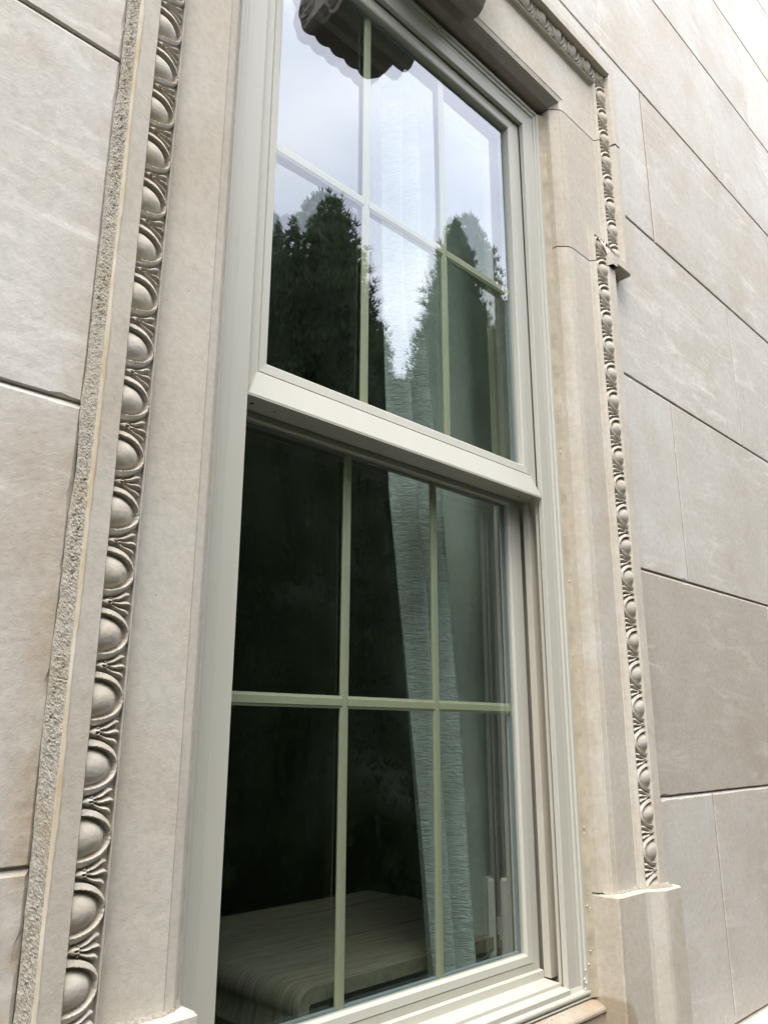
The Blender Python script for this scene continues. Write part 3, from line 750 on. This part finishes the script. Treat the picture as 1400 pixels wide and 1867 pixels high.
mb = MB(); mb.box((-.03 - .33, .30 - .54, TZ - TH + 1.80 - .07), (.66 - .33, .32 - .54, TZ - TH + 1.80 - .001)); mb.out('apron', 'wood', tab)
# curtains
def lerp(tab_, z):
    for (z0, a0), (z1, a1) in zip(tab_, tab_[1:]):
        if z >= z1: return a0 + (a1 - a0) * (z - z0) / (z1 - z0)
    return tab_[-1][1]
def curtain(name, mat, left, right, ytab, z0, z1, folds, amp, label, nx=70, nz=150, seed=0, fine=0):
    v = []; 
    for j in range(nz + 1):
        z = z1 + (z0 - z1) * j / nz; a_ = lerp(left, z); b_ = lerp(right, z); yb = lerp(ytab, z)
        for i in range(nx + 1):
            t = i / nx
            y = yb + amp * math.sin(t * folds * math.tau + .6 * math.sin(z * 2 + seed)) + .3 * amp * noise.noise((t * 6, z * 2.2, seed))
            y += fine * (noise.noise((t * 11, z * 150 + 5 * math.sin(t * 9), seed + 5)) + .5 * noise.noise((t * 26, z * 210, seed + 9)))
            v.append((a_ + (b_ - a_) * t, y, z))
    f = [(j * (nx + 1) + i, j * (nx + 1) + i + 1, (j + 1) * (nx + 1) + i + 1, (j + 1) * (nx + 1) + i) for j in range(nz) for i in range(nx)]
    o = mesh(name, v, f, mat, None, True); tag(o, label, 'curtain'); return o
curtain('sheer_curtain', 'crinkle', [(1.3, .055), (.465, .084), (-.02, .104), (-.405, .1486), (-1.026, .2121), (-1.7, .28)], [(1.3, .215), (.525, .235), (.02, .305), (-.5245, .3503), (-1.008, .3708), (-1.7, .40)],
        [(1.3, .190), (-1.7, .190)], -1.30, 1.3, 2.3, .0230, 'pale blue crinkled sheer curtain hanging in narrow folds behind the glass', 110, 800, 1, .0016)
curtain('lining_curtain', 'lining', [(1.3, .16), (0, .25), (-1.1, .37), (-1.7, .38)], [(1.3, .66), (0, .66), (-.8, .68), (-1.7, .72)], [(1.3, .262), (-1.7, .262)], -1.30, 1.3, 1.6, .011,
        'plain grey green curtain hanging flat behind the crinkled sheer one', 50, 120, 4)
# chair whose back posts show above the sill
ch = empty('chair', (.60, .56, -1.80), 'pale painted chair, two back post tops showing by the curtain at lower right', 'chair')
def post(mb, x, y, r, z0, z1, n=4):
    a0 = math.pi / 4 + .6
    v = []
    for z, k in ((z0, 1), (z1 - .006, 1), (z1, .7)): v += [(x + r * k * math.cos(a0 + i * math.tau / n), y + r * k * math.sin(a0 + i * math.tau / n), z) for i in range(n)]
    f = [tuple(range(2 * n, 3 * n)), tuple(range(n))[::-1]] + [(k * n + i, k * n + (i + 1) % n, (k + 1) * n + (i + 1) % n, (k + 1) * n + i) for k in range(2) for i in range(n)]
    mb.add([(a_ - .60, b_ - .56, c_ + 1.80) for a_, b_, c_ in v], f)
CH = [(.508, .247, -.911), (.534, .276, -.9185)]
CH = [(.489, .2305), (.5215, .2150)]
CH = [(.489, .2305), (.5300, .2210)]
for (x, y) in CH:
    mb = MB(); post(mb, x, y, .0115, -1.80, -.913); mb.out('back_post', 'chair', ch)
dx, dy = CH[1][0] - CH[0][0], CH[1][1] - CH[0][1]; L = math.hypot(dx, dy); dx /= L; dy /= L; px, py = dy, -dx
def obox(mb, p0, p1, hw, z0, z1):
    ax, ay = p1[0] - p0[0], p1[1] - p0[1]; l = math.hypot(ax, ay); ax /= l; ay /= l; qx, qy = -ay * hw, ax * hw
    c = [(p0[0] - qx, p0[1] - qy), (p1[0] - qx, p1[1] - qy), (p1[0] + qx, p1[1] + qy), (p0[0] + qx, p0[1] + qy)]
    mb.add([(a_ - .60, b_ - .56, z + 1.80) for z in (z0, z1) for a_, b_ in c], [(0, 3, 2, 1), (4, 5, 6, 7), (0, 1, 5, 4), (1, 2, 6, 5), (2, 3, 7, 6), (3, 0, 4, 7)])
for z in (-1.02, -1.15):
    mb = MB(); obox(mb, (CH[0][0] + dx * .02, CH[0][1] + dy * .02), (CH[1][0] - dx * .02, CH[1][1] - dy * .02), .008, z - .03, z + .02); mb.out('back_rail', 'chair', ch)
fr = [(x + px * .38, y + py * .38) for x, y in CH]
if fr[0][1] < .25: fr = [(x - px * .38, y - py * .38) for x, y in CH]
for (x, y) in fr: mb = MB(); post(mb, x, y, .016, -1.80, -1.37); mb.out('leg', 'chair', ch)
mb = MB(); mx_ = [((CH[0][0] + CH[1][0]) / 2, (CH[0][1] + CH[1][1]) / 2), ((fr[0][0] + fr[1][0]) / 2, (fr[0][1] + fr[1][1]) / 2)]
obox(mb, mx_[0], mx_[1], .20, -1.37, -1.345); mb.out('seat', 'chair', ch)

# ------------------------------------------------------------ arborvitae hedge behind the camera, seen in the glass; ends added to block sky
def crown_radius(t):     # t 0 bottom .. 1 tip
    return (min(1, (t + .05) / .18) ** .5) * (1 - t) ** .50 * 1.10
def build_tree(seed, H, Rm, label):
    rnd = random.Random(seed)
    root = empty('arborvitae_tree', (0, 0, -2.2), label, 'tree', 'arborvitae hedge facing the window')
    mb = MB(); n = 9; v = []; zs = [0, .2, .6, H * .4, H * .8]; rs = [.16, .11, .09, .06, .02]
    for z, r in zip(zs, rs): v += [(r * math.cos(i * math.tau / n) * (1 + .15 * math.sin(i * 2 + z)), r * math.sin(i * math.tau / n), z) for i in range(n)]
    f = [(k * n + i, k * n + (i + 1) % n, (k + 1) * n + (i + 1) % n, (k + 1) * n + i) for k in range(len(zs) - 1) for i in range(n)]
    mb.add(v, f); mb.out('trunk', 'bark', root, True)
    # inner mass
    mb = MB(); nu, nvv = 36, 60; v = []
    def rad(t, a_):
        z = t * H
        lump = 1 + .24 * noise.noise((math.cos(a_) * 1.6 + seed, math.sin(a_) * 1.6, z * 1.1)) + .17 * noise.noise((math.cos(a_) * 4 + seed, math.sin(a_) * 4, z * 2.6))
        return Rm * crown_radius(t) * lump
    for j in range(nvv + 1):
        t = j / nvv * .955
        for i in range(nu):
            a_ = i / nu * math.tau; r = max(.01, rad(t, a_) * .86 - .02); v.append((r * math.cos(a_), r * math.sin(a_), .12 + t * (H - .12)))
    f = [(j * nu + i, j * nu + (i + 1) % nu, (j + 1) * nu + (i + 1) % nu, (j + 1) * nu + i) for j in range(nvv) for i in range(nu)]
    f.append(tuple(range(nu))[::-1]); f.append(tuple(range(nvv * nu, (nvv + 1) * nu)))
    mb.add(v, f); core = mb
    # sprays
    mb = MB(); cnt = int(15000 * (H / 6.3))
    for k in range(cnt):
        t = 1 - math.sqrt(rnd.random()) if rnd.random() < .75 else rnd.uniform(.6, 1)
        t = min(.999, t); a_ = rnd.random() * math.tau; rr = rad(t, a_)
        r = rr * rnd.uniform(.78, 1.03) + rnd.uniform(-.05, .05) + .10 * max(0, noise.noise((a_ * 5, t * 40, seed))); z = .12 + t * (H - .12)
        c = Vector((r * math.cos(a_), r * math.sin(a_), z))
        d = Vector((math.cos(a_) * rnd.uniform(.3, 1), math.sin(a_) * rnd.uniform(.3, 1), rnd.uniform(.3, 1.5))).normalized()
        if t > .9: d = (d + Vector((0, 0, 1.2))).normalized()
        sd_ = Vector((rnd.gauss(0, 1), rnd.gauss(0, 1), rnd.gauss(0, .5))).cross(d).normalized()
        Lf = rnd.uniform(.035, .09); wf = Lf * rnd.uniform(.30, .5)
        p0 = c - d * Lf * .4
        # fan of three narrow leaflets
        for q in (-1, 0, 1):
            dd = (d + sd_ * q * .62).normalized(); ss = sd_ * wf * .26
            b0 = p0 + dd * Lf * .1
            mb.add([b0 - ss, b0 + ss, b0 + ss * .8 + dd * Lf * .6, b0 + dd * Lf * (1.0 if q == 0 else .8), b0 - ss * .8 + dd * Lf * .6], [(0, 1, 2, 3, 4)])
    cr = mb.out('crown', 'leaf', root)
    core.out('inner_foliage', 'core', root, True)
    return root
def copy_tree(src, label):
    r = src.copy(); SC.collection.objects.link(r); r['label'] = label
    for c in src.children:
        d = c.copy(); SC.collection.objects.link(d); d.parent = r
    return r
TY = -3.8
protos = [build_tree(3, 6.3, 1.0, ''), build_tree(8, 6.3, 1.05, ''), build_tree(21, 6.3, .95, '')]
# (proto, x, y, scale xy, height of tip, rotation, label)
TREES = [(0, 2.93, TY, 1.0, 4.30, .3, 'tall dark arborvitae reflected left of centre in the upper sash'),
         (1, 5.02, TY, 1.0, 5.12, 1.9, 'tallest dark arborvitae, reflected right of centre in the upper sash'),
         (2, 2.28, TY + .05, .60, 3.74, 2.2, 'short arborvitae reflected at the left edge of the upper sash'),
         (2, 6.45, TY, .95, 4.55, 4.0, 'arborvitae reflected at the right edge of the upper sash'),
         (0, 7.9, TY - .1, 1.0, 4.6, 5.0, 'arborvitae just right of the one at the right edge of the reflection'),
         (1, 9.7, TY, 1.1, 4.9, 2.7, 'arborvitae second from the right end of the hedge'),
         (1, 3.66, TY - .15, .62, 3.42, .8, 'low arborvitae filling the left side of the notch between the two tallest trees'),
         (0, 4.35, TY - .35, .75, 3.0, 1.4, 'lowest arborvitae at the bottom of the notch between the two tallest trees'),
         (2, 5.75, TY - .3, .7, 3.5, 2.9, 'low arborvitae filling the notch right of the tallest tree'),
         (0, 1.2, TY - .1, .95, 3.2, 3.9, 'arborvitae of the hedge nearest to straight across from the window'),
         (1, -.3, TY - .1, .95, 3.4, 1.1, 'unseen fourth arborvitae from the left end of the hedge, added to block low sky light'),  # from here left, unseen trees added to darken undersides and lower wall
         (2, -1.9, TY - .2, 1.0, 3.2, .4, 'unseen third arborvitae from the left end of the hedge, standing a little back, added to block low sky light'),
         (0, -3.6, TY - .1, 1.15, 3.0, 5.4, 'arborvitae second from the left end of the hedge, outside the reflection, added to block low sky light'),
         (1, -5.6, TY, 1.25, 3.2, 3.3, 'unseen arborvitae added at the left end of the hedge to block low sky light'),
         (2, 11.8, TY, 1.3, 4.6, 1.7, 'unseen arborvitae added at the right end of the hedge to block low sky light')]  # unseen, added to close off the bright low horizon
used = set()
for (k, x, y, s, tip, rot, lab) in TREES:
    o = protos[k] if k not in used else copy_tree(protos[k], lab)
    used.add(k); o['label'] = lab; o.location = (x, y, -2.2); sz = (tip + 2.2) / 6.3
    o.scale = (s, s, sz); o.rotation_euler = (0, 0, rot)
